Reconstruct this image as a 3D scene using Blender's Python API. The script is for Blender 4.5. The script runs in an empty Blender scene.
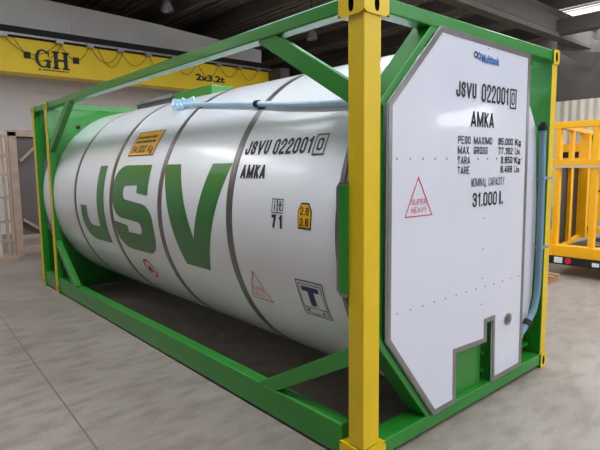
import bpy, bmesh, math, random
from mathutils import Vector, Matrix
random.seed(7)
scene = bpy.context.scene
COL = scene.collection
PI = math.pi

# ------------------------------------------------------------------ camera
cd = bpy.data.cameras.new('camera')
cam = bpy.data.objects.new('camera', cd); COL.objects.link(cam)
cd.sensor_fit = 'HORIZONTAL'; cd.sensor_width = 36.0
cd.lens = 512.197 / 600 * 36.0
cd.clip_end = 200
YAW, PITCH, ROLL = 0.857580, -0.115324, -0.012099
cf = Vector((math.cos(PITCH)*math.cos(YAW), math.cos(PITCH)*math.sin(YAW), math.sin(PITCH)))
cr = Vector((math.sin(YAW), -math.cos(YAW), 0)); cu = cr.cross(cf)
r2 = cr*math.cos(ROLL) + cu*math.sin(ROLL); u2 = -cr*math.sin(ROLL) + cu*math.cos(ROLL)
cam.matrix_world = Matrix(((r2.x, u2.x, -cf.x, -2.18114), (r2.y, u2.y, -cf.y, -1.96333),
                           (r2.z, u2.z, -cf.z, 1.85086), (0, 0, 0, 1)))
scene.camera = cam

# ------------------------------------------------------------------ world, light, exposure
vs = scene.view_settings
vs.view_transform = 'Standard'; vs.look = 'None'; vs.gamma = 1.0; vs.use_curve_mapping = False
vs.exposure = 0.04
world = bpy.data.worlds.new('world'); scene.world = world; world.use_nodes = True
bg = world.node_tree.nodes['Background']
bg.inputs[0].default_value = (0.80, 0.88, 1.0, 1); bg.inputs[1].default_value = 1.0
SKYLIGHT = 9.5          # translucent roof lights
BACKLIGHT = 14.0        # added glowing roof panel, brightens the beam and wall behind the crane
CLERESTORY = 8.0        # high side window

def area(name, loc, direction, sx, sy, power, color):
    l = bpy.data.lights.new(name, 'AREA'); l.shape = 'RECTANGLE'; l.size = sx; l.size_y = sy
    l.energy = power; l.color = color
    o = bpy.data.objects.new(name, l); COL.objects.link(o)
    o.location = loc
    o.rotation_euler = Vector(direction).to_track_quat('-Z', 'Y').to_euler()
    return o
# daylight through the high glazing behind the photographer
area('daylight_front_glazing', (7.0, -12.8, 5.3), (0, 1, -.25), 11.0, 3.4, 430, (0.90, 0.94, 1.0))
area('side_fill', (-8.8, 3.0, 5.6), (1, 0, -.3), 8.0, 2.4, 12, (0.95, 0.97, 1.0))  # added weak fill for the tank side, no window known there

# ------------------------------------------------------------------ materials
def s2l(c):
    return tuple(((x/255.0)/12.92 if x/255.0 <= .04045 else ((x/255.0+.055)/1.055)**2.4) for x in c)
def mat(name, rgb, rough=.5, metal=0.0, coat=0.0, var=0.06, scale=4.0, bump=0.0, bscale=60.0, emit=None, estr=0.0, spec=.5, rvar=0.0):
    m = bpy.data.materials.new(name); m.use_nodes = True
    nt = m.node_tree; b = nt.nodes['Principled BSDF']
    c = s2l(rgb)
    b.inputs['Roughness'].default_value = rough; b.inputs['Metallic'].default_value = metal
    b.inputs['Coat Weight'].default_value = coat; b.inputs['Coat Roughness'].default_value = .16 if name == 'white_tank_cladding' else .06
    b.inputs['Specular IOR Level'].default_value = spec
    b.inputs['Base Color'].default_value = (*c, 1)
    tc = nt.nodes.new('ShaderNodeTexCoord')
    if var > 0:
        n = nt.nodes.new('ShaderNodeTexNoise'); n.inputs['Scale'].default_value = scale; n.inputs['Detail'].default_value = 5
        nt.links.new(tc.outputs['Object'], n.inputs['Vector'])
        r = nt.nodes.new('ShaderNodeValToRGB')
        r.color_ramp.elements[0].position = .3; r.color_ramp.elements[1].position = .7
        r.color_ramp.elements[0].color = (*[x*(1-var) for x in c], 1)
        r.color_ramp.elements[1].color = (*[min(1, x*(1+var)) for x in c], 1)
        nt.links.new(n.outputs['Fac'], r.inputs['Fac']); nt.links.new(r.outputs['Color'], b.inputs['Base Color'])
        if rvar > 0:
            mr = nt.nodes.new('ShaderNodeMapRange'); mr.inputs[3].default_value = rough-rvar; mr.inputs[4].default_value = rough+rvar
            nt.links.new(n.outputs['Fac'], mr.inputs[0]); nt.links.new(mr.outputs[0], b.inputs['Roughness'])
    if bump > 0:
        n2 = nt.nodes.new('ShaderNodeTexNoise'); n2.inputs['Scale'].default_value = bscale
        nt.links.new(tc.outputs['Object'], n2.inputs['Vector'])
        bp = nt.nodes.new('ShaderNodeBump'); bp.inputs['Strength'].default_value = bump; bp.inputs['Distance'].default_value = .01
        nt.links.new(n2.outputs['Fac'], bp.inputs['Height']); nt.links.new(bp.outputs['Normal'], b.inputs['Normal'])
    if emit:
        b.inputs['Emission Color'].default_value = (*s2l(emit), 1); b.inputs['Emission Strength'].default_value = estr
    return m

GREEN = mat('green_paint', (34, 128, 36), .36, coat=.3, var=.05)
YEL = mat('yellow_paint', (222, 186, 6), .42, coat=.12, var=.07, scale=3)
YELD = mat('crane_yellow_paint', (250, 214, 20), .5, var=.05, scale=1.2)
YELM = mat('machine_yellow_paint', (252, 180, 8), .4, coat=.2, var=.05)
TANKW = mat('white_tank_cladding', (234, 235, 238), .24, coat=.5, var=.02, scale=1.2)
PANELW = mat('white_sheet_panel', (214, 215, 226), .28, coat=.5, var=.02, scale=2)
STEEL = mat('stainless_band', (128, 124, 122), .36, metal=.9, var=.08, scale=6)
ALU = mat('aluminium_trim', (158, 152, 152), .28, metal=.88, var=.08, scale=9)
BLACK = mat('black_print', (24, 22, 30), .5, var=0)
NAVY = mat('navy_print', (26, 34, 96), .45, var=0)
BLUE = mat('blue_print', (28, 92, 172), .45, var=0)
RED = mat('red_print', (206, 44, 70), .45, var=0)
LETG = mat('green_vinyl_lettering', (28, 114, 34), .3, coat=.3, var=.03)
AMBER = mat('amber_placard', (238, 176, 22), .42, var=.04)
WHITEP = mat('white_print', (228, 228, 230), .4, var=0)
DARKW = mat('unseen_dark_wall', (84, 80, 76), .7, var=.08)
DARK = mat('dark_recess', (22, 20, 18), .7, var=0)
BLUEW = mat('pale_blue_film', (196, 224, 246), .35, coat=.3, var=.10, scale=14)
GREYP = mat('blue_grey_pipe', (112, 140, 158), .35, coat=.3, var=.06)
GREYLID = mat('dark_grey_walkway', (84, 88, 86), .45, var=.12, scale=12)
CONC = mat('pale_precast_concrete', (222, 220, 220), .8, var=.05, scale=1.0, bump=.05)
WALLG = mat('pale_grey_wall', (222, 216, 216), .85, var=.04, scale=.6)
DECK = mat('dark_roof_deck', (152, 142, 136), .8, var=.12, scale=.8)
BEAMD = mat('roof_purlin_concrete', (104, 97, 92), .8, var=.08)
BEAML = mat('roof_girder_concrete', (96, 90, 85), .8, var=.08, scale=.9)
CABLE = mat('dark_cable', (58, 42, 26), .6, var=0)
RAILM = mat('galvanised_rail', (160, 158, 162), .4, metal=.6, var=.2, scale=12)
RUST = mat('primer_beige_steel', (176, 152, 134), .6, var=.14, scale=5)
PANELG = mat('dull_grey_board', (104, 94, 92), .7, var=.08, scale=2)
BUMP = mat('black_bumper', (24, 22, 22), .5, var=.1)
REFL = mat('red_reflector', (212, 30, 60), .25, coat=.4, var=0)
WOOD = mat('pallet_wood', (168, 128, 92), .75, var=.2, scale=12)
PINK = mat('pale_primer', (206, 186, 168), .6, var=.06)
SKYL = mat('translucent_rooflight', (235, 240, 245), .6, var=0, emit=(240, 247, 255), estr=SKYLIGHT)
BACKFILL = mat('back_fill_panel', (235, 240, 245), .6, var=0, emit=(250, 250, 252), estr=BACKLIGHT)
CLER = mat('daylit_window', (235, 240, 245), .6, var=0, emit=(236, 243, 255), estr=CLERESTORY)

# concrete floor with a saw-cut joint
def floor_material():
    m = bpy.data.materials.new('worn_concrete_floor'); m.use_nodes = True
    nt = m.node_tree; b = nt.nodes['Principled BSDF']; N = nt.nodes.new; L = nt.links.new
    tc = N('ShaderNodeTexCoord')
    n1 = N('ShaderNodeTexNoise'); n1.inputs['Scale'].default_value = .55; n1.inputs['Detail'].default_value = 7; n1.inputs['Roughness'].default_value = .62
    n2 = N('ShaderNodeTexNoise'); n2.inputs['Scale'].default_value = 5.5; n2.inputs['Detail'].default_value = 6
    n3 = N('ShaderNodeTexNoise'); n3.inputs['Scale'].default_value = 45; n3.inputs['Detail'].default_value = 3
    mp = N('ShaderNodeMapping'); mp.inputs['Scale'].default_value = (.6, 1.5, 1); mp.inputs['Rotation'].default_value = (0, 0, .6)
    L(tc.outputs['Object'], mp.inputs[0])
    for n in (n1, n3): L(tc.outputs['Object'], n.inputs['Vector'])
    L(mp.outputs[0], n2.inputs['Vector'])
    r1 = N('ShaderNodeValToRGB')
    e = r1.color_ramp.elements
    e[0].position = .3; e[0].color = (*s2l((132, 122, 112)), 1)
    e[1].position = .68; e[1].color = (*s2l((162, 152, 142)), 1)
    L(n1.outputs['Fac'], r1.inputs['Fac'])
    r2_ = N('ShaderNodeValToRGB'); e = r2_.color_ramp.elements
    e[0].position = .34; e[0].color = (.74, .725, .71, 1); e[1].position = .56; e[1].color = (1, 1, 1, 1)
    L(n2.outputs['Fac'], r2_.inputs['Fac'])
    r3 = N('ShaderNodeValToRGB'); e = r3.color_ramp.elements
    e[0].position = .3; e[0].color = (.90, .89, .88, 1); e[1].position = .6; e[1].color = (1, 1, 1, 1)
    L(n3.outputs['Fac'], r3.inputs['Fac'])
    def mul(a, c):
        x = N('ShaderNodeMix'); x.data_type = 'RGBA'; x.blend_type = 'MULTIPLY'; x.inputs[0].default_value = 1
        L(a, x.inputs[6]); L(c, x.inputs[7]); return x.outputs[2]
    c = mul(mul(r1.outputs[0], r2_.outputs[0]), r3.outputs[0])
    # joint along y near x = -1.18 + .048 y
    sx = N('ShaderNodeSeparateXYZ'); L(tc.outputs['Object'], sx.inputs[0])
    a = N('ShaderNodeMath'); a.operation = 'MULTIPLY_ADD'; a.inputs[1].default_value = -.048; a.inputs[2].default_value = 1.18
    L(sx.outputs[1], a.inputs[0])
    d = N('ShaderNodeMath'); d.operation = 'ADD'; L(sx.outputs[0], d.inputs[0]); L(a.outputs[0], d.inputs[1])
    ab = N('ShaderNodeMath'); ab.operation = 'ABSOLUTE'; L(d.outputs[0], ab.inputs[0])
    lt = N('ShaderNodeMath'); lt.operation = 'LESS_THAN'; lt.inputs[1].default_value = .006; L(ab.outputs[0], lt.inputs[0])
    mx = N('ShaderNodeMix'); mx.data_type = 'RGBA'; L(lt.outputs[0], mx.inputs[0]); L(c, mx.inputs[6])
    mx.inputs[7].default_value = (*s2l((104, 97, 91)), 1)
    L(mx.outputs[2], b.inputs['Base Color'])
    mr = N('ShaderNodeMapRange'); mr.inputs[3].default_value = .38; mr.inputs[4].default_value = .62
    L(n2.outputs['Fac'], mr.inputs[0]); L(mr.outputs[0], b.inputs['Roughness'])
    bp = N('ShaderNodeBump'); bp.inputs['Strength'].default_value = .08; bp.inputs['Distance'].default_value = .01
    L(n3.outputs['Fac'], bp.inputs['Height']); L(bp.outputs[0], b.inputs['Normal'])
    return m
FLOOR = floor_material()

def corrugated(name, rgb, period):
    m = mat(name, rgb, .6, var=.03)
    nt = m.node_tree; b = nt.nodes['Principled BSDF']
    tc = nt.nodes.new('ShaderNodeTexCoord')
    w = nt.nodes.new('ShaderNodeTexWave'); w.bands_direction = 'Y'; w.inputs['Scale'].default_value = 1/period*.5; w.inputs['Distortion'].default_value = 0
    nt.links.new(tc.outputs['Object'], w.inputs['Vector'])
    bp = nt.nodes.new('ShaderNodeBump'); bp.inputs['Strength'].default_value = .6; bp.inputs['Distance'].default_value = .05
    nt.links.new(w.outputs['Fac'], bp.inputs['Height']); nt.links.new(bp.outputs[0], b.inputs['Normal'])
    return m
CLAD = corrugated('pale_profiled_cladding', (232, 220, 202), .5)

# ------------------------------------------------------------------ mesh helpers
class MB:
    def __init__(s): s.v = []; s.f = []; s.mi = []
    def add(s, verts, faces, mi=0):
        o = len(s.v); s.v += [tuple(v) for v in verts]
        for k, f in enumerate(faces):
            s.f.append([o+i for i in f]); s.mi.append(mi[k] if isinstance(mi, (list, tuple)) else mi)
        return s
    def box(s, x0, x1, y0, y1, z0, z1, mi=0):
        # faces: -x, +x, -y, +y, -z, +z
        v = [(x, y, z) for x in (x0, x1) for y in (y0, y1) for z in (z0, z1)]
        f = [(0, 1, 3, 2), (4, 6, 7, 5), (0, 4, 5, 1), (2, 3, 7, 6), (0, 2, 6, 4), (1, 5, 7, 3)]
        return s.add(v, f, mi)
    def beam(s, p0, p1, w, h, side, mi=0):
        """bar from p0 to p1, w across 'side', h across the other way"""
        p0 = Vector(p0); p1 = Vector(p1); d = (p1-p0).normalized()
        a = Vector(side); a = (a - d*a.dot(d)).normalized(); b = d.cross(a)
        v = [p + a*sa*w/2 + b*sb*h/2 for p in (p0, p1) for sa, sb in ((-1, -1), (1, -1), (1, 1), (-1, 1))]
        f = [(0, 3, 2, 1), (4, 5, 6, 7)] + [(i, (i+1) % 4, 4+(i+1) % 4, 4+i) for i in range(4)]
        return s.add(v, f, mi)
    def cyl(s, p0, p1, r0, r1=None, n=16, mi=0, caps=True):
        r1 = r0 if r1 is None else r1
        p0 = Vector(p0); p1 = Vector(p1); d = (p1-p0).normalized()
        a = d.orthogonal().normalized(); b = d.cross(a)
        v = []
        for p, r in ((p0, r0), (p1, r1)):
            for i in range(n):
                t = 2*PI*i/n; v.append(p + a*math.cos(t)*r + b*math.sin(t)*r)
        f = [(i, (i+1) % n, n+(i+1) % n, n+i) for i in range(n)]
        if caps: f += [tuple(reversed(range(n))), tuple(range(n, 2*n))]
        return s.add(v, f, mi)
    def tube(s, pts, r, n=12, mi=0):
        pts = [Vector(p) for p in pts]; rings = []
        a = None
        for i, p in enumerate(pts):
            d = (pts[min(i+1, len(pts)-1)] - pts[max(i-1, 0)]).normalized()
            if a is None: a = d.orthogonal().normalized()
            a = (a - d*a.dot(d)).normalized(); b = d.cross(a)
            rings.append([p + (a*math.cos(2*PI*k/n) + b*math.sin(2*PI*k/n))*r for k in range(n)])
        v = [q for rg in rings for q in rg]
        f = [(i*n+k, i*n+(k+1) % n, (i+1)*n+(k+1) % n, (i+1)*n+k) for i in range(len(pts)-1) for k in range(n)]
        f += [tuple(reversed(range(n))), tuple(range((len(pts)-1)*n, len(pts)*n))]
        return s.add(v, f, mi)
    def prism(s, poly, f3, d3, mi=0):
        """polygon of 2D points mapped with f3(u,v), thickened by vector d3"""
        n = len(poly); d = Vector(d3)
        a = [Vector(f3(*p)) for p in poly]; v = a + [p+d for p in a]
        f = [tuple(range(n)), tuple(reversed(range(n, 2*n)))] + [(i, n+i, n+(i+1) % n, (i+1) % n) for i in range(n)]
        return s.add(v, f, mi)
    def lathe(s, prof, axis, n=32, mi=0, closed=False):
        """prof: (r, h) ; axis(r*cos, r*sin, h) -> point"""
        v = [axis(r*math.cos(2*PI*k/n), r*math.sin(2*PI*k/n), h) for r, h in prof for k in range(n)]
        f = [(i*n+k, i*n+(k+1) % n, (i+1)*n+(k+1) % n, (i+1)*n+k) for i in range(len(prof)-1) for k in range(n)]
        if not closed: f += [tuple(reversed(range(n))), tuple(range((len(prof)-1)*n, len(prof)*n))]
        return s.add(v, f, mi)
    def build(s, name, mats, parent=None, bevel=0.0, smooth=False, angle=35):
        me = bpy.data.meshes.new(name); me.from_pydata(s.v, [], s.f)
        if not isinstance(mats, (list, tuple)): mats = [mats]
        for m in mats: me.materials.append(m)
        for p, i in zip(me.polygons, s.mi): p.material_index = i
        bm = bmesh.new(); bm.from_mesh(me); bmesh.ops.recalc_face_normals(bm, faces=bm.faces); bm.to_mesh(me); bm.free()
        if smooth:
            me.polygons.foreach_set('use_smooth', [True]*len(me.polygons)); me.set_sharp_from_angle(angle=math.radians(angle))
        o = bpy.data.objects.new(name, me); COL.objects.link(o)
        if parent: o.parent = parent
        if bevel:
            b = o.modifiers.new('bevel', 'BEVEL'); b.width = bevel; b.segments = 2; b.limit_method = 'ANGLE'; b.angle_limit = math.radians(40)
        return o

def tag(o, label=None, cat=None, group=None, kind=None):
    if label: o['label'] = label
    if cat: o['category'] = cat
    if group: o['group'] = group
    if kind: o['kind'] = kind
    return o
def thing(name, label, cat, loc=(0, 0, 0), group=None):
    o = bpy.data.objects.new(name, None); COL.objects.link(o); o.location = loc; o.empty_display_size = .2
    return tag(o, label, cat, group)
def struct(o): o['kind'] = 'structure'; return o

# ---- flat shapes (2D verts + faces), used for lettering and marks
def glyphs(text, bold=.0):
    """text as a flat mesh filling the unit square"""
    c = bpy.data.curves.new('t', 'FONT'); c.body = text; c.size = 1; c.offset = bold; c.resolution_u = 3
    o = bpy.data.objects.new('t', c); COL.objects.link(o)
    bpy.context.view_layer.update()
    me = bpy.data.meshes.new_from_object(o.evaluated_get(bpy.context.evaluated_depsgraph_get()))
    v = [(p.co.x, p.co.y) for p in me.vertices]; f = [tuple(p.vertices) for p in me.polygons]
    bpy.data.objects.remove(o); bpy.data.curves.remove(c); bpy.data.meshes.remove(me)
    x0 = min(p[0] for p in v); x1 = max(p[0] for p in v); y0 = min(p[1] for p in v); y1 = max(p[1] for p in v)
    return [((a-x0)/(x1-x0), (b-y0)/(y1-y0)) for a, b in v], f
def flat(polys):
    v = []; f = []
    for p in polys:
        f.append(tuple(range(len(v), len(v)+len(p)))); v += p
    return v, f
def place2d(g, u0, u1, v0, v1):
    return [(u0+(u1-u0)*a, v0+(v1-v0)*b) for a, b in g[0]], g[1]
def join2d(*gs):
    v = []; f = []
    for g in gs:
        f += [tuple(len(v)+i for i in q) for q in g[1]]; v += g[0]
    return v, f
def ring(outer, inner):
    n = len(outer)
    return outer+inner, [(i, (i+1) % n, n+(i+1) % n, n+i) for i in range(n)]
def frame2d(u0, u1, v0, v1, t, tv=None):
    tv = t if tv is None else tv
    return ring([(u0, v0), (u1, v0), (u1, v1), (u0, v1)], [(u0+t, v0+tv), (u1-t, v0+tv), (u1-t, v1-tv), (u0+t, v1-tv)])
def poly_frame(poly, k):
    cx = sum(p[0] for p in poly)/len(poly); cy = sum(p[1] for p in poly)/len(poly)
    return ring(poly, [(cx+(a-cx)*k, cy+(b-cy)*k) for a, b in poly])
def circ(cx, cy, rx, ry, n=28): return [(cx+rx*math.cos(2*PI*i/n), cy+ry*math.sin(2*PI*i/n)) for i in range(n)]

# ---- condensed block lettering drawn with strokes
_O = [(0, .12), (.3, 0), (.7, 0), (1, .12), (1, .88), (.7, 1), (.3, 1), (0, .88), (0, .12), (.3, 0)]
_P = [(0, 0), (0, 1), (.7, 1), (1, .88), (1, .58), (.7, .46), (0, .46)]
FONT = {'J': [[(1, 1), (1, .12), (.7, 0), (.3, 0), (0, .12), (0, .32)]],
 'S': [[(1, .72), (1, .87), (.7, 1), (.3, 1), (0, .87), (0, .66), (.2, .56), (.8, .44), (1, .34), (1, .13), (.7, 0), (.3, 0), (0, .13), (0, .28)]],
 'V': [[(0, 1), (.5, 0), (1, 1)]], 'U': [[(0, 1), (0, .12), (.3, 0), (.7, 0), (1, .12), (1, 1)]], 'O': [_O], '0': [_O],
 '2': [[(0, .72), (0, .87), (.3, 1), (.7, 1), (1, .87), (1, .62), (0, .12), (0, 0), (1, 0)]], '1': [[(0, .82), (1, 1), (1, 0)]],
 'A': [[(0, 0), (.5, 1), (1, 0)], [(.2, .22), (.8, .22)]], 'M': [[(0, 0), (0, 1), (.5, .05), (1, 1), (1, 0)]],
 'K': [[(0, 0), (0, 1)], [(1, 1), (0, .40)], [(.3, .56), (1, 0)]], 'P': [_P], 'R': [_P, [(.5, .46), (1, 0)]],
 'E': [[(1, 1), (0, 1), (0, 0), (1, 0)], [(0, .5), (.8, .5)]], 'X': [[(0, 0), (1, 1)], [(0, 1), (1, 0)]], 'I': [[(.5, 0), (.5, 1)]],
 'G': [[(1, .72), (1, .87), (.7, 1), (.3, 1), (0, .87), (0, .13), (.3, 0), (.7, 0), (1, .13), (1, .46), (.55, .46)]],
 'C': [[(1, .70), (1, .87), (.7, 1), (.3, 1), (0, .87), (0, .13), (.3, 0), (.7, 0), (1, .13), (1, .30)]],
 'T': [[(0, 1), (1, 1)], [(.5, 1), (.5, 0)]], 'N': [[(0, 0), (0, 1), (1, 0), (1, 1)]], 'L': [[(0, 1), (0, 0), (1, 0)]], 'H': [[(0, 0), (0, 1)], [(1, 0), (1, 1)], [(0, .5), (1, .5)]],
 'Y': [[(0, 1), (.5, .5), (1, 1)], [(.5, .5), (.5, 0)]],
 '3': [[(0, .76), (0, .87), (.3, 1), (.7, 1), (1, .87), (1, .64), (.7, .53), (.35, .53)], [(.35, .53), (.7, .53), (1, .42), (1, .13), (.7, 0), (.3, 0), (0, .13), (0, .24)]],
 '4': [[(.75, 0), (.75, 1), (0, .3), (1, .3)]],
 '5': [[(1, 1), (0, 1), (0, .56), (.7, .58), (1, .46), (1, .13), (.7, 0), (.3, 0), (0, .13), (0, .24)]],
 '6': [[(1, .76), (1, .87), (.7, 1), (.3, 1), (0, .87), (0, .13), (.3, 0), (.7, 0), (1, .13), (1, .44), (.7, .55), (0, .52)]],
 '7': [[(0, 1), (1, 1), (.4, 0)]],
 '8': [[(.3, .53), (0, .41), (0, .13), (.3, 0), (.7, 0), (1, .13), (1, .41), (.7, .53), (.3, .53), (0, .65), (0, .87), (.3, 1), (.7, 1), (1, .87), (1, .65), (.7, .53)]],
 '.': [[(.5, 0), (.5, .03)]], 'g': [[(0, -.22), (1, -.22), (1, .58), (0, .58), (0, .05), (1, .05)]], 'b': [[(0, 1), (0, 0), (1, 0), (1, .58), (0, .58)]],
 's': [[(1, .58), (0, .58), (0, .32), (1, .28), (1, 0), (0, 0)]], 'l': [[(.5, 0), (.5, 1)]]}
FW = {'M': 1.5, 'I': .34, 'l': .34, '1': .62, '.': .34, ' ': .6, 'V': 1.25, 'A': 1.2, 'g': .85, 'b': .85, 's': .75}
def stroke(pl, t):
    P = [Vector(p) for p in pl]; a = []; b = []
    for i, p in enumerate(P):
        d1 = (p-P[i-1]).normalized() if i else None; d2 = (P[i+1]-p).normalized() if i < len(P)-1 else None
        d1 = d1 or d2; d2 = d2 or d1
        n1 = Vector((-d1.y, d1.x)); n2 = Vector((-d2.y, d2.x)); k = (n1+n2)/max(.45, 1+n1.dot(n2))
        e = (d1*(-t/2) if i == 0 else (d2*(t/2) if i == len(P)-1 else Vector((0, 0))))
        a.append(tuple(p+k*t/2+e)); b.append(tuple(p-k*t/2+e))
    return strip2(a, b)
def strip2(o, i): return o+i, [(k, k+1, len(o)+k+1, len(o)+k) for k in range(len(o)-1)]
def block(text, u0, u1, v0, v1, ku=1.0, kv=1.0, bold=.36):
    """text filling u0..u1 x v0..v1 ; ku, kv = metres per unit of u, v"""
    wid = [FW.get(c, 1) for c in text]; gap = .22
    unit = abs(u1-u0)*ku/(sum(wid)+gap*(len(text)-1)); h = (v1-v0)*kv; t = min(bold*unit, (.26 if bold < .5 else .30)*h)
    sg = 1 if u1 > u0 else -1; x = 0; parts = []
    for c, w in zip(text, wid):
        ww = w*unit
        for pl in FONT.get(c, []):
            q = [(x+t/2+p[0]*max(ww-t, 0), t/2+p[1]*(h-t)) for p in pl]
            runs = [[q[0]]]
            for i in range(1, len(q)):
                runs[-1].append(q[i])
                if i < len(q)-1 and (Vector(q[i])-Vector(q[i-1])).dot(Vector(q[i+1])-Vector(q[i])) < 0: runs.append([q[i]])
            for r in runs:
                v, f = stroke(r, t)
                parts.append(([(u0+sg*a/ku, v0+min(max(b, -.3*h), h)/kv) for a, b in v], f))
        x += ww+gap*unit
    return join2d(*parts)

def decal(name, layers, parent, f3, cuts=0, mats=None):
    """layers: list of (shape2d, material); f3(u,v,offset)->3D; cuts = horizontal slices so that it bends with the surface"""
    me = bpy.data.meshes.new(name); bm = bmesh.new(); mlist = []
    for k, (g, m) in enumerate(layers):
        if m not in mlist: mlist.append(m)
        b2 = bmesh.new()
        vs_ = [b2.verts.new((a, b, 0)) for a, b in g[0]]
        for f in g[1]:
            try: b2.faces.new([vs_[i] for i in f])
            except ValueError: pass
        b2.normal_update()
        bmesh.ops.triangulate(b2, faces=b2.faces)
        if cuts:
            lo = min(b for a, b in g[0]); hi = max(b for a, b in g[0])
            for i in range(1, cuts):
                vv = lo+(hi-lo)*i/cuts
                bmesh.ops.bisect_plane(b2, geom=b2.verts[:]+b2.edges[:]+b2.faces[:], plane_co=(0, vv, 0), plane_no=(0, 1, 0))
        mp = {}
        for v in b2.verts: mp[v.index if False else v] = bm.verts.new(f3(v.co.x, v.co.y, .0025+.0012*k))
        for f in b2.faces:
            try:
                nf = bm.faces.new([mp[v] for v in f.verts]); nf.material_index = mlist.index(m)
            except ValueError: pass
        b2.free()
    bm.to_mesh(me); bm.free()
    for m in mlist: me.materials.append(m)
    o = bpy.data.objects.new(name, me); COL.objects.link(o); o.parent = parent
    return o

# ================================================================== THE SETTING
m = MB().box(-9.2, 22, -13.2, 30, -.2, 0); struct(m.build('floor', FLOOR))
struct(MB().box(-9.2, 9.7, 14.6, 14.9, 0, 5.55).build('wall_back', WALLG))
struct(MB().box(-9.2, 22, 29.8, 30.1, 0, 7.5).build('wall_far', BEAMD))
m = MB().prism([(-9.2, 5.55), (9.8, 5.55), (9.8, 6.18), (5.39, 6.46), (2.2, 6.56), (-9.2, 6.8)], lambda a, b: (a, 14.0, b), (0, .5, 0))
m.box(2.94, 3.02, 13.96, 14.0, 5.6, 6.5); m.box(-9.2, 9.8, 13.93, 14.0, 5.5, 5.56)
struct(m.build('trim_1', CONC))
struct(MB().box(20, 20.2, -13.2, 30, 0, 4.34).build('wall_right', CLAD))
struct(MB().box(20.0, 20.2, -13.2, 30, 4.34, 7.5).build('wall_right_upper', BEAML))
# left wall with an opening added for the side fill, front wall with high glazing
m = MB().box(-9.2, -9, -13.2, -1, 0, 7.5).box(-9.2, -9, 7, 30, 0, 7.5).box(-9.2, -9, -1, 7, 0, 4.3).box(-9.2, -9, -1, 7, 6.9, 7.5)
struct(m.build('wall_left', DARKW))  # unseen wall, coloured dark to cut bounce light under the tank
m = MB().box(-9.2, 1.4, -13.2, -13, 0, 7.5).box(12.6, 22, -13.2, -13, 0, 7.5).box(1.4, 12.6, -13.2, -13, 0, 3.5).box(1.4, 12.6, -13.2, -13, 7.0, 7.5)
struct(m.build('wall_front', CONC))
# roof deck with ribs running front to back
m = MB().box(-9.2, 22, -13.2, 30, 7.5, 7.65)
for i in range(100):
    x = -9+i*.31
    m.box(x, x+.09, -13.2, 30, 7.44, 7.5)
struct(m.build('ceiling', DECK))
n = 2
for x in (-6.5, -3.0, .3, 3.4, 6.6, 8.7, 11.2, 13.6, 16.2):
    struct(MB().prism([(x-.07, 7.0), (x+.07, 7.0), (x+.11, 7.44), (x-.11, 7.44)], lambda a, b: (a, 4.4, b), (0, 25, 0)).build('trim_%d' % n, BEAMD)); n += 1
# girders running across the hall, a beam along it and a wedge block at the right wall
for y, x0, x1 in ((6.15, 3.0, 20), (22.0, -9.2, 22)):
    m = MB().prism([(y-.17, 6.15), (y+.17, 6.15), (y+.17, 6.30), (y+.08, 6.38), (y+.08, 6.85), (y+.22, 7.0), (y-.22, 7.0), (y-.08, 6.85), (y-.08, 6.38), (y-.17, 6.30)],
                   lambda a, b: (x0, a, b), (x1-x0, 0, 0))
    struct(m.build('trim_%d' % n, BEAML)); n += 1
struct(MB().box(16.6, 17.0, -13, 29.8, 6.25, 6.75).build('trim_%d' % n, BEAML)); n += 1
struct(MB().add([(18.1, 6.65, 6.0), (19.99, 6.1, 5.42), (19.99, 5.75, 6.05), (18.1, 6.65, 6.5), (19.99, 6.1, 6.5), (19.99, 5.75, 6.5)],
       [(0, 1, 2), (3, 5, 4), (0, 3, 4, 1), (1, 4, 5, 2), (2, 5, 3, 0)]).build('trim_%d' % n, BEAMD)); n += 1
# rooflights: strips under the deck; wide right and back-left ones added to brighten walls
k = 1
for x0, x1, y0, y1, sm in ((-2.0, -.5, -9, 7.5, SKYL), (3.4, 4.8, -9, 6, SKYL), (9.0, 10.6, -9, 3.4, SKYL), (18.3, 19.9, 4.9, 7.3, SKYL), (14.0, 18.0, -3, 3.4, SKYL), (-8.8, -3.4, 11.7, 13.4, BACKFILL)):
    zr = 7.05 if x0 > 18 else 7.40
    m = MB().box(x0, x1, y0, y1, zr, zr+.03)
    w = struct(m.build('window_%d' % k, sm)); k += 1
    fr = MB()
    y = y0
    while y < y1+.01:
        fr.box(x0-.03, x1+.03, y-.02, y+.02, zr-.02, zr+.04); y += (y1-y0)/(3 if x0 > 18 else 8)
    struct(fr.build('glazing_bar', BEAMD, w))
m = MB().box(19.93, 19.98, -12.95, -10.3, 3.66, 4.30).box(19.93, 19.98, -11.6, -10.3, 4.30, 4.46)
struct(m.build('window_%d' % k, CLER)); k += 1

# ================================================================== TANK CONTAINER
W, H, L = 2.5, 2.80, 6.92
ZC, RX, RZ, XC = 1.4254, 1.245, 1.282, 1.25
T = thing('tank_container', 'large white cylindrical tank in a green steel frame with yellow corner posts', 'tank container')

def two_tone_post(x0, x1, y0, y1, z0, z1, outx, outy, name='corner_post'):
    mi = [1]*6
    mi[0] = 0 if outx < 0 else 1; mi[1] = 0 if outx > 0 else 1
    mi[2] = 0 if outy < 0 else 1; mi[3] = 0 if outy > 0 else 1
    return MB().box(x0, x1, y0, y1, z0, z1, mi).build(name, [YEL, GREEN], T, bevel=.008)
PZ0, PZ1 = .13, H-.11
two_tone_post(.004, .150, .004, .128, PZ0, PZ1, -1, -1)
two_tone_post(2.376, 2.478, .004, .20, PZ0, PZ1, 1, -1)
for y0, oy in ((6.08, 0), (6.79, 1)):
    two_tone_post(-.012, .09, y0, y0+.125, PZ0, PZ1, -1, oy)
    two_tone_post(2.41, 2.512, y0, y0+.125, PZ0, PZ1, 1, oy)

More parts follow.
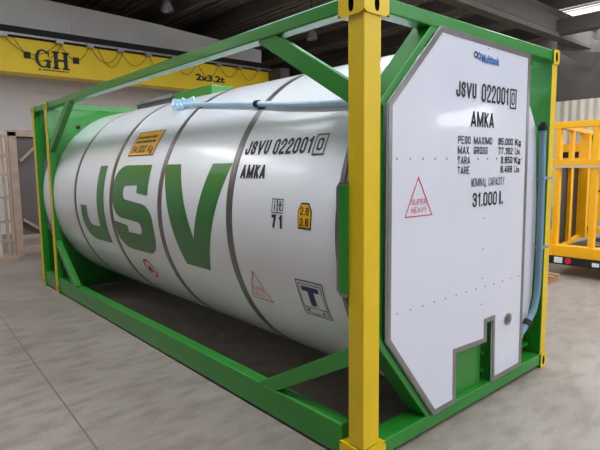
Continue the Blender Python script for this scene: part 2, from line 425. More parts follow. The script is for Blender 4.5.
def casting(x0, x1, y0, y1, z0, z1, faces, inner=()):
    """corner casting with oval sockets on the chosen faces"""
    m = MB(); n = 20
    def fc(o, u, v, nrm, hole, mi=0):
        o = Vector(o); u = Vector(u); v = Vector(v); nn = Vector(nrm)
        if not hole:
            m.add([o, o+u, o+u+v, o+v], [(0, 1, 2, 3)], mi); return
        ul, vl = u.length, v.length; rv = .034 if hole == 1 else .031; ru = .022 if hole == 1 else .05
        c = o+u*.5+v*.5; un, vn = u/ul, v/vl
        outer = []; inner = []; deep = []
        for i in range(n):
            t = 2*PI*i/n; cx, sy = math.cos(t), math.sin(t)
            kk = 1/max(abs(cx), abs(sy))
            outer.append(c+u*.5*cx*kk+v*.5*sy*kk)
            # stadium: tall oval
            py = max(-1, min(1, sy*1.4))
            inner.append(c+un*cx*ru*.95+vn*(sy*rv*.9+py*.012))
        deep = [p-nn*.05 for p in inner]
        m.add(outer+inner+deep, [(i, (i+1) % n, n+(i+1) % n, n+i) for i in range(n)], 0)
        m.add(inner+deep, [(i, (i+1) % n, n+(i+1) % n, n+i) for i in range(n)], 1)
        m.add(deep, [tuple(range(n))], 1)
    dx, dy, dz = x1-x0, y1-y0, z1-z0
    fc((x0, y0, z0), (0, dy, 0), (0, 0, dz), (-1, 0, 0), '-x' in faces, 2 if '-x' in inner else 0)
    fc((x1, y0, z0), (0, dy, 0), (0, 0, dz), (1, 0, 0), '+x' in faces, 2 if '+x' in inner else 0)
    fc((x0, y0, z0), (dx, 0, 0), (0, 0, dz), (0, -1, 0), '-y' in faces, 2 if '-y' in inner else 0)
    fc((x0, y1, z0), (dx, 0, 0), (0, 0, dz), (0, 1, 0), '+y' in faces, 2 if '+y' in inner else 0)
    fc((x0, y0, z0), (dx, 0, 0), (0, dy, 0), (0, 0, -1), 2 if '-z' in faces else 0)
    fc((x0, y0, z1), (dx, 0, 0), (0, dy, 0), (0, 0, 1), 2 if '+z' in faces else 0)
    return m.build('corner_casting', [YEL, DARK, GREEN], T)
for z0, z1, zf in ((0, .125, '-z'), (H-.115, H+.004, '+z')):
    casting(-.006, .205, -.006, .195, z0, z1, ('-x', '-y', zf))
    casting(2.374, 2.486, -.006, .175, z0, z1, ('+x', '-y', zf), ('-x', '+y'))
    casting(-.014, .162, 6.05, 6.21, z0, z1, ('-x', zf), ('-y', '+y', '+x'))
    casting(2.338, 2.514, 6.05, 6.21, z0, z1, ('+x', zf), ('-y', '+y', '-x'))
    casting(-.014, .10, 6.76, 6.925, z0, z1, ('-x', '+y', zf), ('-y', '+y', '+x'))
    casting(2.40, 2.514, 6.76, 6.925, z0, z1, ('+x', '+y', zf), ('-y', '+y', '-x'))

# rails along the sides
for x0, x1 in ((.002, .112), (W-.112, W-.002)):
    MB().box(x0, x1, .19, 6.78, 2.712, H).build('top_rail', GREEN, T, bevel=.008)
    MB().box(x0, x1, .19, 6.78, .018, .228).build('bottom_rail', GREEN, T, bevel=.012)
# rails across the ends
MB().box(.2, 2.375, .004, .12, H-.088, H-.002).build('front_top_rail', GREEN, T, bevel=.008)
MB().box(.2, 2.375, .004, .16, .028, .128).build('front_bottom_rail', GREEN, T, bevel=.008)
for y in (6.09, 6.8):
    MB().box(.1, 2.4, y, y+.1, H-.09, H-.004).build('cross_rail', GREEN, T, bevel=.006)
    MB().box(.1, 2.4, y, y+.1, .03, .15).build('cross_rail', GREEN, T, bevel=.006)
# diagonal braces in the four side corners (near side and far side)
for s, X in ((0, .036), (1, W-.036)):
    MB().beam((X, .965, 2.748), (X, .10, 2.252), .05, .116, (1, 0, 0)).build('diagonal_brace', GREEN, T, bevel=.006)
    MB().beam((X, 1.06, .17), (X, .10, .70), .06, .105, (1, 0, 0)).build('diagonal_brace', GREEN, T, bevel=.006)
    MB().beam((X, 5.12, 2.74), (X, 6.12, 2.12), .075, .105, (1, 0, 0)).build('diagonal_brace', GREEN, T, bevel=.006)
    MB().beam((X, 5.30, .20), (X, 6.12, .76), .075, .105, (1, 0, 0)).build('diagonal_brace', GREEN, T, bevel=.006)
# octagonal stiffeners behind the front panel
def oct_beam(p0, p1, nm='front_brace'):
    MB().beam((p0[0], .085, p0[1]), (p1[0], .085, p1[1]), .15, .05, (0, 1, 0)).build(nm, GREEN, T, bevel=.005)
oct_beam((.16, 2.20), (.70, 2.745)); oct_beam((.15, .78), (.69, .115))
MB().box(.150, .206, .03, .16, .74, 2.24).build('front_stiffener', GREEN, T, bevel=.004)
MB().box(1.90, 1.96, .07, .16, .128, 2.715).build('front_stiffener', GREEN, T, bevel=.004)

# end plates with a round cut-out that hold the shell at the rear frames
def ell(t, k=1.0): return (XC+RX*k*math.cos(t), ZC+RZ*k*math.sin(t))
def end_plate(y, th):
    for a0, a1, zz in ((math.radians(176), math.radians(4), H-.02), (math.radians(184), math.radians(356), .06)):
        arc = [ell(a0+(a1-a0)*i/48, 1.002) for i in range(49)]
        poly = [(0.0, zz)] + [(0.0, arc[0][1])] + arc + [(W, arc[-1][1]), (W, zz)]
        MB().prism(poly, lambda a, b: (a, y, b), (0, th, 0)).build('end_plate', GREEN, T)
end_plate(6.10, .02); end_plate(6.84, .02)
MB().cyl((.42, 6.085, 2.46), (.42, 6.101, 2.46), .03).build('bolt', DARK, T)

# the tank
def ax_tank(a, b, h): return (XC+a*RX, h, ZC+b*RZ)
prof = [(.02, .055), (.35, .06), (.62, .075), (.80, .10), (.90, .13), (.96, .165), (.99, .20), (1, .235),
        (1, .6), (1, 2), (1, 3.5), (1, 5), (1, 6.4), (1, 6.6), (.99, 6.66), (.95, 6.72), (.85, 6.78), (.6, 6.83), (.02, 6.86)]
tank = MB().lathe(prof, ax_tank, n=128).build('tank', TANKW, T, smooth=True, angle=40)
for y, w in ((.215, .045), (1.41, .082), (2.62, .082), (3.85, .082), (5.10, .07)):
    MB().lathe([(1.0, y-w/2), (1.004, y-w/2+.004), (1.004, y+w/2-.004), (1.0, y+w/2)], ax_tank, n=128, closed=True).build('band', STEEL, tank, smooth=True)
def on_tank(u, v, off):      # u = distance along the tank, v = degrees above the waist
    t = math.radians(v); o = 1+off/1.25
    return (XC-RX*o*math.cos(t), u, ZC+RZ*o*math.sin(t))
def rect(u0, u1, v0, v1): return flat([[(u0, v0), (u1, v0), (u1, v1), (u0, v1)]])
def wrap_rect(u0, u1, v0, v1): return rect(u0, u1, v0, v1)

# big green letters J S V   (u falls from left to right as seen)
VT, VB = 20.6, -21.3
def bow(cx, cy, rx, ry, a0, a1, n=10):
    return [(cx+rx*math.cos(math.radians(a0+(a1-a0)*i/n)), cy+ry*math.sin(math.radians(a0+(a1-a0)*i/n))) for i in range(n+1)]
# J drawn in a unit box x 0..1 (left to right), y 0..1
J = [(.72, 1), (1, 1), (1, 0)] + bow(.36, .33, .36, .33, 270, 180, 10) + [(0, .47), (.27, .47)] + bow(.43, .35, .16, .14, 180, 270, 8) + [(.72, .21)]
S = ([(.90, 1)] + bow(.30, .76, .30, .24, 90, 180, 8) + [(0, .60)] + bow(.24, .58, .24, .20, 180, 262, 8) + [(.62, .36)] + bow(.64, .29, .07, .07, 80, -80, 8) +
     [(.36, .22), (.36, .30), (0, .33), (0, .26)] + bow(.28, .24, .28, .24, 180, 270, 8) + [(.74, 0)] + bow(.74, .26, .26, .26, 270, 360, 8) + [(1.0, .36)] + bow(.74, .38, .26, .19, 0, 80, 8) +
     [(.36, .60)] + bow(.36, .68, .07, .08, 262, 100, 8) + [(.64, .77), (.64, .685), (.90, .665)])
V = [(0, 1), (.265, 1), (.52, .30), (.74, 1), (1, 1), (.655, 0), (.29, 0)]
for nm, g, ua, ub in (('letter', J, 4.90, 4.075), ('letter', S, 3.80, 2.795), ('letter', V, 2.60, 1.45)):
    poly = [(ua+(ub-ua)*a, VB+(VT-VB)*b) for a, b in g]
    decal(nm, [(flat([poly]), LETG)], tank, on_tank, cuts=22)
def tk_text(s, ul, ur, v0, v1, m=BLACK, bold=.42): return (block(s, ul, ur, v0, v1, 1.0, .0221, bold), m)
decal('owner_code', [tk_text('JSVU', 1.330, 1.030, 23.5, 28.7, bold=.38)], tank, on_tank, cuts=4)
decal('serial_number', [tk_text('022001', .982, .575, 23.3, 28.8, bold=.34)], tank, on_tank, cuts=4)
decal('check_digit', [tk_text('0', .522, .466, 24.0, 28.1, bold=.28), (frame2d(.552, .436, 22.6, 29.5, -.010, .5), BLACK)], tank, on_tank, cuts=4)
decal('country_lettering', [tk_text('AMKA', 1.308, .998, 15.2, 19.9, bold=.42)], tank, on_tank, cuts=4)
decal('size_mark', [(flat([[(.842, 5.3), (.832, 5.3), (.832, 7.3), (.842, 7.3)], [(.842, 7.7), (.832, 7.7), (.832, 8.3), (.842, 8.3)], [(.785, 5.3), (.773, 5.3), (.773, 8.3), (.785, 8.3)], [(.795, 6.9), (.760, 6.9), (.760, 7.3), (.795, 7.3)], [(.785, 5.3), (.762, 5.3), (.762, 5.7), (.785, 5.7)]]), BLACK),
                    (frame2d(.868, .806, 4.5, 9.0, -.006, .28), BLACK), (frame2d(.806, .744, 4.5, 9.0, -.006, .28), BLACK)], tank, on_tank, cuts=3)
decal('type_number', [tk_text('7', .868, .818, -.1, 4.0), tk_text('1', .782, .752, -.1, 4.0)], tank, on_tank, cuts=3)
tagp = [(.584, .6), (.456, .6), (.450, 5.8), (.482, 8.3), (.558, 8.3), (.590, 5.8)]
decal('height_plate', [(flat([tagp]), BLACK), (flat([[(.52+(a-.52)*.87, 4.4+(b-4.4)*.88) for a, b in tagp]]), AMBER),
                       tk_text('2.8', .562, .478, 4.7, 7.0, bold=.27), tk_text('2.6', .562, .478, 1.5, 3.8, bold=.27)], tank, on_tank, cuts=3)
tri = [(1.19, -16.4), (1.325, -28.4), (1.035, -28.4)]
def super_heavy(tri, f3, parent, u0, u1, va, vb, vc, vd, cuts, kv=1.0):
    return decal('warning_triangle', [(poly_frame(tri, .915), RED), (block('SUPER', u0, u1, va, vb, 1, kv, .15), RED), (block('HEAVY', u0, u1, vc, vd, 1, kv, .15), RED)], parent, f3, cuts=cuts)
super_heavy([(1.183, -16.4), (1.325, -28.3), (1.040, -28.3)], on_tank, tank, 1.255, 1.11, -24.6, -22.9, -27.0, -25.3, 6, .0221)
decal('letter_sign', [(rect(.676, .405, -28.2, -15.5), WHITEP), (frame2d(.676, .405, -28.2, -15.5, -.008, .35), NAVY), (frame2d(.656, .425, -27.2, -16.5, -.006, .25), NAVY),
                      (flat([[(.625, -17.4), (.455, -17.4), (.455, -19.0), (.625, -19.0)], [(.568, -19.0), (.512, -19.0), (.512, -24.0), (.568, -24.0)]]), NAVY),
                      (rect(.65, .43, -25.0, -24.75), NAVY), (rect(.63, .60, -26.3, -25.5), NAVY), (rect(.47, .45, -26.3, -25.5), NAVY)], tank, on_tank, cuts=8)
c0 = (3.285, -31.6)
decal('no_flame_sign', [(flat([circ(*c0, .118, 5.9)]), WHITEP), (ring(circ(*c0, .118, 5.9), circ(*c0, .092, 4.5)), RED),
                        (flat([[(3.32, -34), (3.25, -34), (3.23, -31.8), (3.27, -29), (3.30, -31), (3.33, -30.5), (3.345, -32.5)]]), BLACK),
                        (flat([[(3.37, -28.2), (3.35, -27.6), (3.20, -35), (3.22, -35.6)]]), RED)], tank, on_tank, cuts=5)
bars = []
random.seed(3)
for va, vb in ((34.9, 36.2), (32.3, 33.6)):
    u = 3.53
    while u > 3.05:
        w = random.uniform(.02, .07); bars.append([(u, va), (u-w, va), (u-w, vb), (u, vb)]); u -= w+.014
decal('weight_placard', [(rect(3.59, 2.955, 25.2, 39.2), BLACK), (rect(3.575, 2.97, 25.8, 38.7), AMBER), (flat(bars), CABLE),
                         tk_text('34.000 Kg', 3.53, 3.02, 26.9, 30.8, CABLE, .26)], tank, on_tank, cuts=8)
# pale blue drain hose in plastic film lying along the shoulder of the tank
def tp(u, v, off): return on_tank(u, v, off)
pts = [tp(3.02, 55.2, .03), tp(2.6, 52.6, .028), tp(2.1, 49.2, .028), tp(1.466, 45.0, .03), tp(1.0, 41.9, .026), tp(.7, 40.4, .026), tp(.41, 39.3, .026), tp(.26, 38.6, .026)]
hose = MB().tube(pts, .023, n=12).build('drain_hose', BLUEW, T, smooth=True)
hose['label'] = 'pale blue film-wrapped hose along the tank shoulder'
cl = MB()
for i in range(9):
    a = random.uniform(0, 6.28); p = Vector(tp(3.05+random.uniform(-.14, .14), 55.6+random.uniform(-3.2, 3.2), .03))
    q = p+Vector((random.uniform(-.09, .09), random.uniform(-.16, .16), random.uniform(0, .05)))
    cl.beam(p, q, .05, .018, (0, 0, 1))
cl.build('loose_film', BLUEW, hose)
MB().cyl(tp(1.50, 45.2, .03), tp(1.445, 44.9, .03), .030, n=14).build('hose_clip', DARK, hose, smooth=True)
# spill box and walkway on the crown of the tank
MB().box(1.05, 1.36, 3.33, 4.25, 2.66, 2.805).build('spill_box', GREEN, T, bevel=.01)
m = MB().box(1.05, 1.42, 4.27, 5.4, 2.68, 2.775)
for i in range(14): m.box(1.05, 1.42, 4.30+i*.08, 4.33+i*.08, 2.775, 2.785)
m.box(1.03, 1.05, 4.27, 5.4, 2.76, 2.80, 1)
m.build('walkway', [GREYLID, RAILM], T)
# saddle plate between shell and near front post (and its twin on the far side)
for sx in (0, 1):
    poly = [(.12, 1.08), (.18, 1.08), (.192, 1.11), (.192, 1.70), (.18, 1.735), (.12, 1.735)]
    X = -.012 if sx == 0 else W-.028
    sd = MB().prism(poly, lambda a, b: (X, a, b), (.04, 0, 0)).build('saddle_plate', GREEN, T, bevel=.004)
    poly2 = [(.185, 1.06), (.214, 1.09), (.214, 1.72), (.185, 1.755), (.12, 1.755), (.12, 1.735), (.18, 1.735), (.192, 1.70), (.192, 1.11), (.18, 1.08), (.12, 1.08), (.12, 1.06)]
    MB().prism(poly2, lambda a, b: (X+.004, a, b), (.032, 0, 0)).build('edge_trim', ALU, sd)

# front panel: white sheet with aluminium edging, cut away round the outlet
out = [(.198, .765), (.706, .126), (.978, .132), (.968, .505), (1.388, .488), (1.384, .640), (1.476, .640), (1.494, .136), (1.972, .140), (1.940, 2.704), (.716, 2.722), (.198, 2.21)]
def inset(poly, d):
    n_ = len(poly); r = []
    ar = sum(poly[i][0]*poly[(i+1) % n_][1]-poly[(i+1) % n_][0]*poly[i][1] for i in range(n_))
    s = 1 if ar > 0 else -1
    for i in range(n_):
        p, a, b = Vector(poly[i]), Vector(poly[i-1]), Vector(poly[(i+1) % n_])
        d1 = (p-a).normalized(); d2 = (b-p).normalized()
        n1 = Vector((-d1.y, d1.x))*s; n2 = Vector((-d2.y, d2.x))*s
        k_ = (n1+n2); k_ = k_/max(.3, (1+n1.dot(n2)))
        r.append(tuple(p+k_*d))
    return r
panel = MB().prism(out, lambda a, b: (a, -.010, b), (0, .012, 0)).build('end_panel', PANELW, T)
ins = inset(out, .036); nn = len(out)
em = MB()
v = [(a, -.0105, b) for a, b in out]+[(a, -.0105, b) for a, b in ins]+[(a, -.015, b) for a, b in out]+[(a, -.0135, b) for a, b in ins]
f = []
for i in range(nn):
    j = (i+1) % nn
    f += [(2*nn+i, 2*nn+j, 3*nn+j, 3*nn+i), (i, j, 2*nn+j, 2*nn+i), (nn+i, 3*nn+i, 3*nn+j, nn+j)]
em.add(v, f)
em.build('edge_trim', ALU, panel)
rv = MB()
for x in [.28+i*.131 for i in range(13)]: rv.cyl((x, -.010, 1.885+0*x), (x, -.014, 1.885), .006, n=8)
for x in [.30+i*.131 for i in range(13)]: rv.cyl((x, -.010, .93-.0*x), (x, -.014, .93), .006, n=8)
for z in (2.66, 2.3, 1.68, 1.45, 1.22, 1.0, .80): rv.cyl((1.30, -.010, z), (1.30, -.014, z), .005, n=8)
rv.build('rivet', ALU, panel)['kind'] = 'stuff'
def on_panel(u, v, off): return (u, -.010-off, v)
def pt(s, x0, x1, z0, z1, m=BLACK, bold=.36): return (block(s, x0, x1, z0, z1, 1, 1, bold), m)
decal('owner_code', [pt('JSVU', .898, 1.150, 2.298, 2.402)], panel, on_panel)
decal('serial_number', [pt('022001', 1.222, 1.602, 2.286, 2.412, bold=.31)], panel, on_panel)
decal('check_digit', [pt('0', 1.654, 1.702, 2.292, 2.384, bold=.24), (frame2d(1.628, 1.728, 2.262, 2.412, .012), BLACK)], panel, on_panel)
decal('country_lettering', [pt('AMKA', 1.090, 1.402, 2.108, 2.214, bold=.32)], panel, on_panel)
rows = [('PESO MAXIMO', '35.000', 'Kg'), ('MAX. GROSS', '77.162', 'Lbs.'), ('TARA', '3.850', 'Kg'), ('TARE', '8.488', 'Lbs.')]
for i, (a, b, c) in enumerate(rows):
    z1 = 2.040-i*.0695; z0 = z1-.053
    x1 = {'PESO MAXIMO': 1.385, 'MAX. GROSS': 1.325, 'TARA': 1.09, 'TARE': 1.085}[a]
    if ' ' in a:
        w1, w2 = a.split(' '); xm = .935+(x1-.935)*{'PESO': .345, 'MAX.': .40}[w1]
        decal('weight_heading', [pt(w1, .935, xm, z0, z1, bold=.25)], panel, on_panel)
        decal('weight_heading', [pt(w2, xm+.045, x1, z0, z1, bold=.25)], panel, on_panel)
    else:
        decal('weight_heading', [pt(a, .935, x1, z0, z1, bold=.25)], panel, on_panel)
    decal('weight_figure', [pt(b, 1.475 if len(b) > 5 else 1.52, 1.70, z0, z1, bold=.27)], panel, on_panel)
    decal('weight_unit', [pt(c, 1.735, 1.83, z0, z1, bold=.27)], panel, on_panel)
decal('capacity_heading', [pt('NOMINAL CAPACITY', 1.115, 1.585, 1.686, 1.746, bold=.21)], panel, on_panel)
decal('capacity_lettering', [pt('31.000', 1.138, 1.478, 1.540, 1.642, bold=.28), pt('l.', 1.515, 1.570, 1.540, 1.642)], panel, on_panel)
hexa = lambda cx, cz, r: [(cx+r*math.cos(PI/6+i*PI/3), cz+r*math.sin(PI/6+i*PI/3)) for i in range(6)]
decal('logo', [(poly_frame(hexa(1.130, 2.597, .027), .5), BLACK), (poly_frame(hexa(1.172, 2.592, .027), .5), BLUE), (place2d(glyphs('Multitank', .035), 1.205, 1.45, 2.556, 2.614), BLUE)], panel, on_panel)
super_heavy([(.496, 1.775), (.358, 1.522), (.653, 1.520)], on_panel, panel, .425, .585, 1.598, 1.633, 1.548, 1.583, 0)
lk = MB().lathe([(.02, 0), (.035, .004), (.046, .010), (.050, .010), (.050, 0)], lambda a, b, h: (1.712+a, -.012-h, .600+b), n=24).build('round_lock', ALU, panel, smooth=True)
MB().lathe([(.001, .004), (.030, .009)], lambda a, b, h: (1.712+a, -.012-h, .600+b), n=20).build('lock_core', STEEL, lk)
# outlet recess behind the cut-away
MB().box(1.035, 1.425, .055, .07, .128, .60).build('outlet_cover', GREEN, T, bevel=.003)
m = MB().box(.92, .935, .02, .19, .128, .70).box(1.515, 1.53, .02, .19, .128, .70).box(.92, 1.53, .175, .19, .128, .70)
m.build('outlet_box', GREEN, T)
for x, z in ((1.455, .36), (1.455, .22), (1.005, .25), (1.005, .20)): MB().cyl((x, .05, z), (x, .10, z), .014, n=10).build('outlet_hinge', GREEN, T)
# white cladding of the tank end showing past the panel
poly = [(1.90, 2.56), (2.045, 2.38), (2.216, 2.144), (2.275, 1.53), (2.28, 1.09), (2.26, .68), (2.13, .34), (1.90, .26)]
ec = MB().prism(poly, lambda a, b: (a, .05, b), (0, .012, 0)).build('end_cladding', PANELW, T)
# blue-grey vapour pipe in the right-hand corner
pts = [(2.238, .0, 2.13), (2.258, .0, 1.6), (2.266, .0, 1.1), (2.262, .0, .86), (2.25, .0, .70), (2.20, .0, .57), (2.09, .01, .46), (1.99, .02, .39)]
pipe = MB().tube(pts, .027, n=14).build('vapour_pipe', GREYP, T, smooth=True)
m = MB().cyl((2.238, .0, 2.12), (2.238, .0, 2.165), .040, n=16).cyl((2.238, .0, 2.165), (2.238, .0, 2.19), .024, n=12).cyl((2.21, .0, 2.145), (2.17, .0, 2.155), .012)
m.build('valve_cap', DARK, pipe, smooth=True)
for z in (1.72, 1.12): MB().box(2.228, 2.385, -.030, .030, z-.010, z+.010).build('pipe_clamp', GREYP, pipe)
MB().cyl((2.125, .006, .495), (2.09, .01, .46), .036, n=14).build('pipe_coupling', DARK, pipe)
# lower brackets of the right front post
MB().box(2.0, 2.34, .10, .17, .20, .225).build('post_bracket', GREEN, T)
MB().box(2.06, 2.385, .165, .175, .128, .42).build('post_gusset', GREEN, T)
# ================================================================== OVERHEAD CRANE
CY = 13.0
crane = thing('overhead_crane', 'yellow overhead travelling crane girder with black lettering and looped cables, high along the back wall', 'overhead crane', (0, CY, 4.34))
def C(x, y, z): return (x, y-CY, z-4.29)
def cbox(m, x0, x1, y0, y1, z0, z1, mi=0): return m.box(x0, x1, y0-CY, y1-CY, z0-4.29, z1-4.29, mi)
g = cbox(MB(), -8.9, 9.5, CY, CY+.5, 4.30, 5.10); cbox(g, -8.9, 9.5, CY-.04, CY+.54, 4.27, 4.31); cbox(g, -8.9, 9.5, CY-.03, CY+.53, 5.09, 5.13)
girder = g.build('girder', YELD, crane)
g = cbox(MB(), 9.35, 9.75, CY-.7, CY+1.1, 4.55, 5.2); g.build('end_carriage', BEAML, crane)
g = cbox(MB(), -8.9, 9.4, CY-.16, CY-.11, 5.17, 5.22); cbox(g, -8.9, 9.4, CY-.02, CY+.1, 5.13, 5.42, 1)  # second, dark box stands for the shadowed gap above the girder
rail = g.build('cable_rail_and_shade', [RAILM, DARK], crane)
random.seed(11)
xs = [-.6, .92, 2.25, 3.05, 3.9, 4.75, 5.6, 6.4, 7.2, 8.0, 8.8]
for i in range(len(xs)-1):
    for d, o in (((.42, 0), (.5, .2)) if i in (1, 3) else ((.46, 0),)):
        x0, x1 = xs[i]+o, xs[i+1]+o*.5; dd = d+random.uniform(-.1, .08)
        g = MB().tube([C(x0+(x1-x0)*t/14, CY-.13, 5.16-dd*(1-(2*t/14-1)**2)) for t in range(15)], .008, n=6)
        g.build('cable_loop', CABLE, crane, smooth=True)
for x in xs:
    g = cbox(MB(), x-.09, x+.09, CY-.20, CY-.07, 5.10, 5.20); g.build('cable_trolley', RAILM, crane)
for x, z in ((1.472, 4.73), (2.69, 4.735)):
    g = cbox(MB(), x-.075, x+.075, CY-.06, CY+.0, z-.08, z+.08); g.build('junction_box', CABLE, crane, bevel=.005)
def on_girder(u, v, off): return C(u, CY-off, v)
# slab-serif letters G and H
def arcpts(cx, cy, rx, ry, a0, a1, n=22): return [(cx+rx*math.cos(math.radians(a0+(a1-a0)*i/n)), cy+ry*math.sin(math.radians(a0+(a1-a0)*i/n))) for i in range(n+1)]
def strip(o, i): return o+i, [(k, k+1, len(o)+k+1, len(o)+k) for k in range(len(o)-1)]
Gs = [strip(arcpts(.48, .5, .48, .5, 38, 322), arcpts(.50, .5, .27, .41, 38, 322)),
      flat([[(.80, .62), (.90, .62), (.90, .98), (.83, .98)], [(.72, .0), (.96, .0), (.96, .42), (.72, .42)], [(.55, .36), (1.05, .36), (1.05, .45), (.55, .45)]])]
Hs = [flat([[(.10, 0), (.34, 0), (.34, 1), (.10, 1)], [(.66, 0), (.90, 0), (.90, 1), (.66, 1)], [(.34, .44), (.66, .44), (.66, .57), (.34, .57)],
            [(0, 0), (.44, 0), (.44, .09), (0, .09)], [(0, .91), (.44, .91), (.44, 1), (0, 1)], [(.56, 0), (1, 0), (1, .09), (.56, .09)], [(.56, .91), (1, .91), (1, 1), (.56, 1)]])]
GH = [(place2d(g_, 1.66, 2.05, 4.455, 4.93), BLACK) for g_ in Gs]+[(place2d(g_, 2.08, 2.52, 4.455, 4.915), BLACK) for g_ in Hs]
decal('lettering', GH, girder, on_girder)
bars = [[(1.72, 4.405), (1.76, 4.375), (1.80, 4.405), (1.76, 4.435)]]
x = 1.84
random.seed(5)
while x < 2.48:
    w = random.uniform(.02, .045); bars.append([(x, 4.385), (x+w, 4.385), (x+w, 4.425), (x, 4.425)]); x += w+.012
decal('diamond_mark', [(flat(bars[:1]), CABLE)], girder, on_girder)
decal('small_lettering', [(flat(bars[1:]), CABLE)], girder, on_girder)
decal('lettering', [(place2d(glyphs('2x3.2t', .045), 6.40, 7.50, 4.575, 4.79), BLACK)], girder, on_girder)

# ================================================================== LAMPS
def lamp(x, y, z, label):
    t = thing('high_bay_lamp', label, 'lamp', (x, y, z))
    MB().lathe([(.17, 0), (.165, .06), (.13, .16), (.085, .24), (.07, .27), (.065, .27), (.08, .235), (.12, .155), (.155, .06), (.16, 0)], lambda a, b, h: (a, b, h), n=28, closed=True).build('reflector', RAILM, t, smooth=True)
    MB().cyl((0, 0, .26), (0, 0, .48), .075, .06, n=18).build('housing', BUMP, t, smooth=True)
    MB().cyl((0, 0, .48), (0, 0, 7.44-z), .012, n=8).build('hanger', BUMP, t)
    MB().lathe([(.005, .03), (.04, .06), (.05, .12), (.03, .2)], lambda a, b, h: (a, b, h), n=14).build('bulb', PANELW, t, smooth=True)
lamp(4.47, 11, 5.96, 'bell-shaped metal lamp hanging above the yellow crane girder')
lamp(8.38, 9.6, 5.55, 'small dark bell lamp hanging from the roof behind the green top rail and brace')

# ================================================================== STEEL FRAMES BY THE BACK WALL
t = thing('door_frame', 'tall beige steel frame with dull grey boards, standing left behind the container', 'steel frame', (.55, 10.0, 0))
def fb(m, x0, x1, y0, y1, z0, z1): return m.box(x0-.55, x1-.55, y0-10, y1-10, z0, z1)
fb(MB(), .27, .42, 9.97, 10.07, 0, 2.62).build('upright', RUST, t, bevel=.006)
fb(MB(), 1.55, 1.70, 9.97, 10.07, 0, 2.62).build('upright', RUST, t, bevel=.006)
fb(MB(), .27, 1.70, 9.97, 10.07, 2.52, 2.66).build('top_bar', RUST, t, bevel=.006)
fb(MB(), .42, 1.55, 9.97, 10.07, .06, .22).build('bottom_bar', RUST, t, bevel=.006)
fb(MB(), .42, 1.55, 9.98, 10.06, .38, .46).build('bottom_bar', RUST, t, bevel=.006)
fb(MB(), .42, 1.55, 10.05, 10.07, .46, 2.52).build('board', PANELG, t)
MB().beam((.46-.55, -.04, 2.02), (.95-.55, -.04, 2.5), .04, .05, (0, 1, 0)).build('corner_stay', RUST, t)
MB().beam((.44-.55, -.04, .80), (.90-.55, -.04, .46), .04, .05, (0, 1, 0)).build('corner_stay', RUST, t)
t = thing('steel_rack', 'pale pinkish steel rack of thin uprights and rungs at the far left edge', 'rack', (0, 9.9, 0))
for x, w in ((-.16, .05), (-.05, .05), (.10, .05), (.20, .04)):
    MB().box(x, x+w, 0, .05, 0, 2.66-.1*(x > .05)).build('upright', PINK if x < .05 else RUST, t)
for z in (.35, .75, 1.25, 1.72, 2.1, 2.5):
    MB().box(-.16, .24, -.01, .06, z, z+.06).build('rung', RUST, t)
MB().box(-.2, .26, -.08, .6, .0, .06).build('foot', RUST, t)
for z in (1.30, 1.78, 2.18): MB().box(-.04, .1, -.015, 0, z, z+.25).build('clip_plate', PINK, t)

# ================================================================== YELLOW MACHINE FRAME ON THE RIGHT
MX, MY = 6.5, 1.1
t = thing('machine_trailer', 'yellow steel machine frame with black bumper and red reflector, behind the right corner post', 'machine', (MX, MY, 0))
def mb(m, x0, x1, y0, y1, z0, z1, mi=0): return m.box(x0-MX, x1-MX, y0-MY, y1-MY, z0, z1, mi)
YR, YL = .45, 1.69       # right and left side (y)
for y0 in (YL-.09, 1.04, YR):
    mb(MB(), 6.5, 6.6, y0, y0+.085, .45, 2.41).build('post', YELM, t, bevel=.006)
mb(MB(), 6.49, 6.62, YR-.02, YL+.02, 2.40, 2.50).build('top_rail', YELM, t, bevel=.006)
mb(MB(), 6.49, 6.62, YR-.02, YL+.02, 1.80, 1.90).build('middle_rail', YELM, t, bevel=.006)
mb(MB(), 6.485, 6.62, YR-.02, YL+.02, 1.765, 1.80).build('rail_lip', PINK, t)
mb(MB(), 6.48, 6.66, YR-.02, YL+.02, .32, .50).build('sill', YELM, t, bevel=.008)
mb(MB(), 6.45, 6.60, YR-.02, YL+.02, .19, .325).build('bumper', BUMP, t, bevel=.01)
mb(MB(), 6.6, 9.2, YR, YL, .34, .42).build('deck', BUMP, t)
for y0 in (YL-.05, 1.95-.04):
    pass
def sy(x): return 1.655+(x-6.6)*.2          # the long side runs slightly outwards
for x0, w in ((7.42, .05), (8.4, .16), (9.3, .10)):
    mb(MB(), x0, x0+.1, sy(x0)-w, sy(x0)+.02, .4, 2.4).build('side_post', YELM, t, bevel=.005)
for z in (2.44, 1.83, .40):
    MB().beam((6.62-MX, sy(6.62)-.03-MY, z), (9.4-MX, sy(9.4)-.03-MY, z), .08, .08, (0, 0, 1)).build('side_rail', YELM, t)
MB().beam((6.62-MX, sy(6.62)+.02-MY, 1.10), (8.4-MX, sy(8.4)+.02-MY, 1.10), 1.36, .02, (0, 0, 1)).build('side_board', BUMP, t)
mb(MB(), 9.3, 9.4, YR, sy(9.3), 2.3, 2.42).build('rear_rail', YELM, t)
mb(MB(), 9.3, 9.4, YR, sy(9.3), .4, .52).build('rear_rail', YELM, t)
for x0, y0 in ((8.6, .6), (8.6, 1.5), (9.0, 1.5)):
    MB().cyl((x0-MX, y0-MY-.06, .2), (x0-MX, y0-MY+.06, .2), .2, n=20).build('wheel', BUMP, t, smooth=True)
MB().cyl((-.06, 1.38-MY, .262), (-.045, 1.38-MY, .262), .052, n=8).build('reflector', REFL, t)
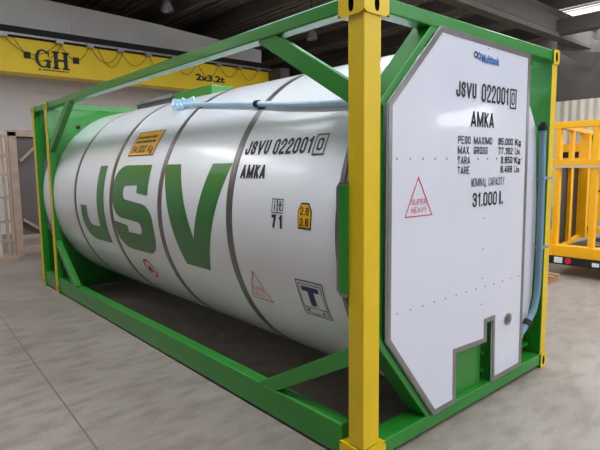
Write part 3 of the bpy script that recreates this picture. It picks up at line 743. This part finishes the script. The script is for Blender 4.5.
mb(MB(), 6.435, 6.452, 1.47, 1.60, .215, .31).build('light_unit', WHITEP, t, bevel=.006)
mb(MB(), 6.435, 6.452, .92, 1.02, .22, .28).build('number_plate', WHITEP, t)
mb(MB(), 6.46, 6.49, 1.66, 1.86, .28, .74).build('mudguard', YELM, t, bevel=.006)
m = MB(); random.seed(4)
for i in range(6):
    x = 7.0+i*.25; y = random.uniform(1.1, 1.4)
    mb(m, x, x+.2, y-.15, y+.15, .42, .47+random.uniform(0, .05))
m.build('loose_fittings', GREYLID, t)

t = thing('yellow_cabinet', 'yellow steel cabinet with a dark slot, far behind the yellow machine frame', 'cabinet', (13, 3.4, 0))
MB().box(0, 1.0, -.75, .95, .25, 2.36).build('body', YELM, t, bevel=.01)
MB().box(-.01, .0, -.35, .8, 1.98, 2.14).build('slot', DARK, t)
MB().box(-.015, .0, -.78, .98, 1.05, 1.09).build('seam', DARK, t)
for y in (-.6, .7): MB().box(.1, .9, y, y+.12, 0, .25).build('leg', BUMP, t)

# ================================================================== PALLET
t = thing('pallet', 'worn wooden pallet on the floor, peeping out past the right corner post', 'pallet', (5.5, 1.85, 0))
for y in (-.48, 0, .40):
    MB().box(-.62, .58, y, y+.08, .0, .09).build('bearer', WOOD, t)
for i in range(6): MB().box(-.62+i*.22, -.52+i*.22, -.5, .5, .09, .112).build('board', WOOD, t)

# ================================================================== SCRAP ON THE FLOOR
random.seed(9)
m = MB()
pts = [(.03*math.cos(t)*random.uniform(.7, 1.2), .022*math.sin(t)*random.uniform(.7, 1.2)) for t in [i*PI/4 for i in range(8)]]
top = [(a*.55, b*.55) for a, b in pts]
m.add([(a, b, 0) for a, b in pts]+[(a, b, random.uniform(.010, .022)) for a, b in top], [tuple(reversed(range(8))), tuple(range(8, 16))]+[(i, (i+1) % 8, 8+(i+1) % 8, 8+i) for i in range(8)])
sc = m.build('crumpled_scrap', PINK); sc.location = (0.740, 2.731, 0)
tag(sc, 'tiny pale crumpled scrap lying on the dark floor beneath the tank', 'scrap')
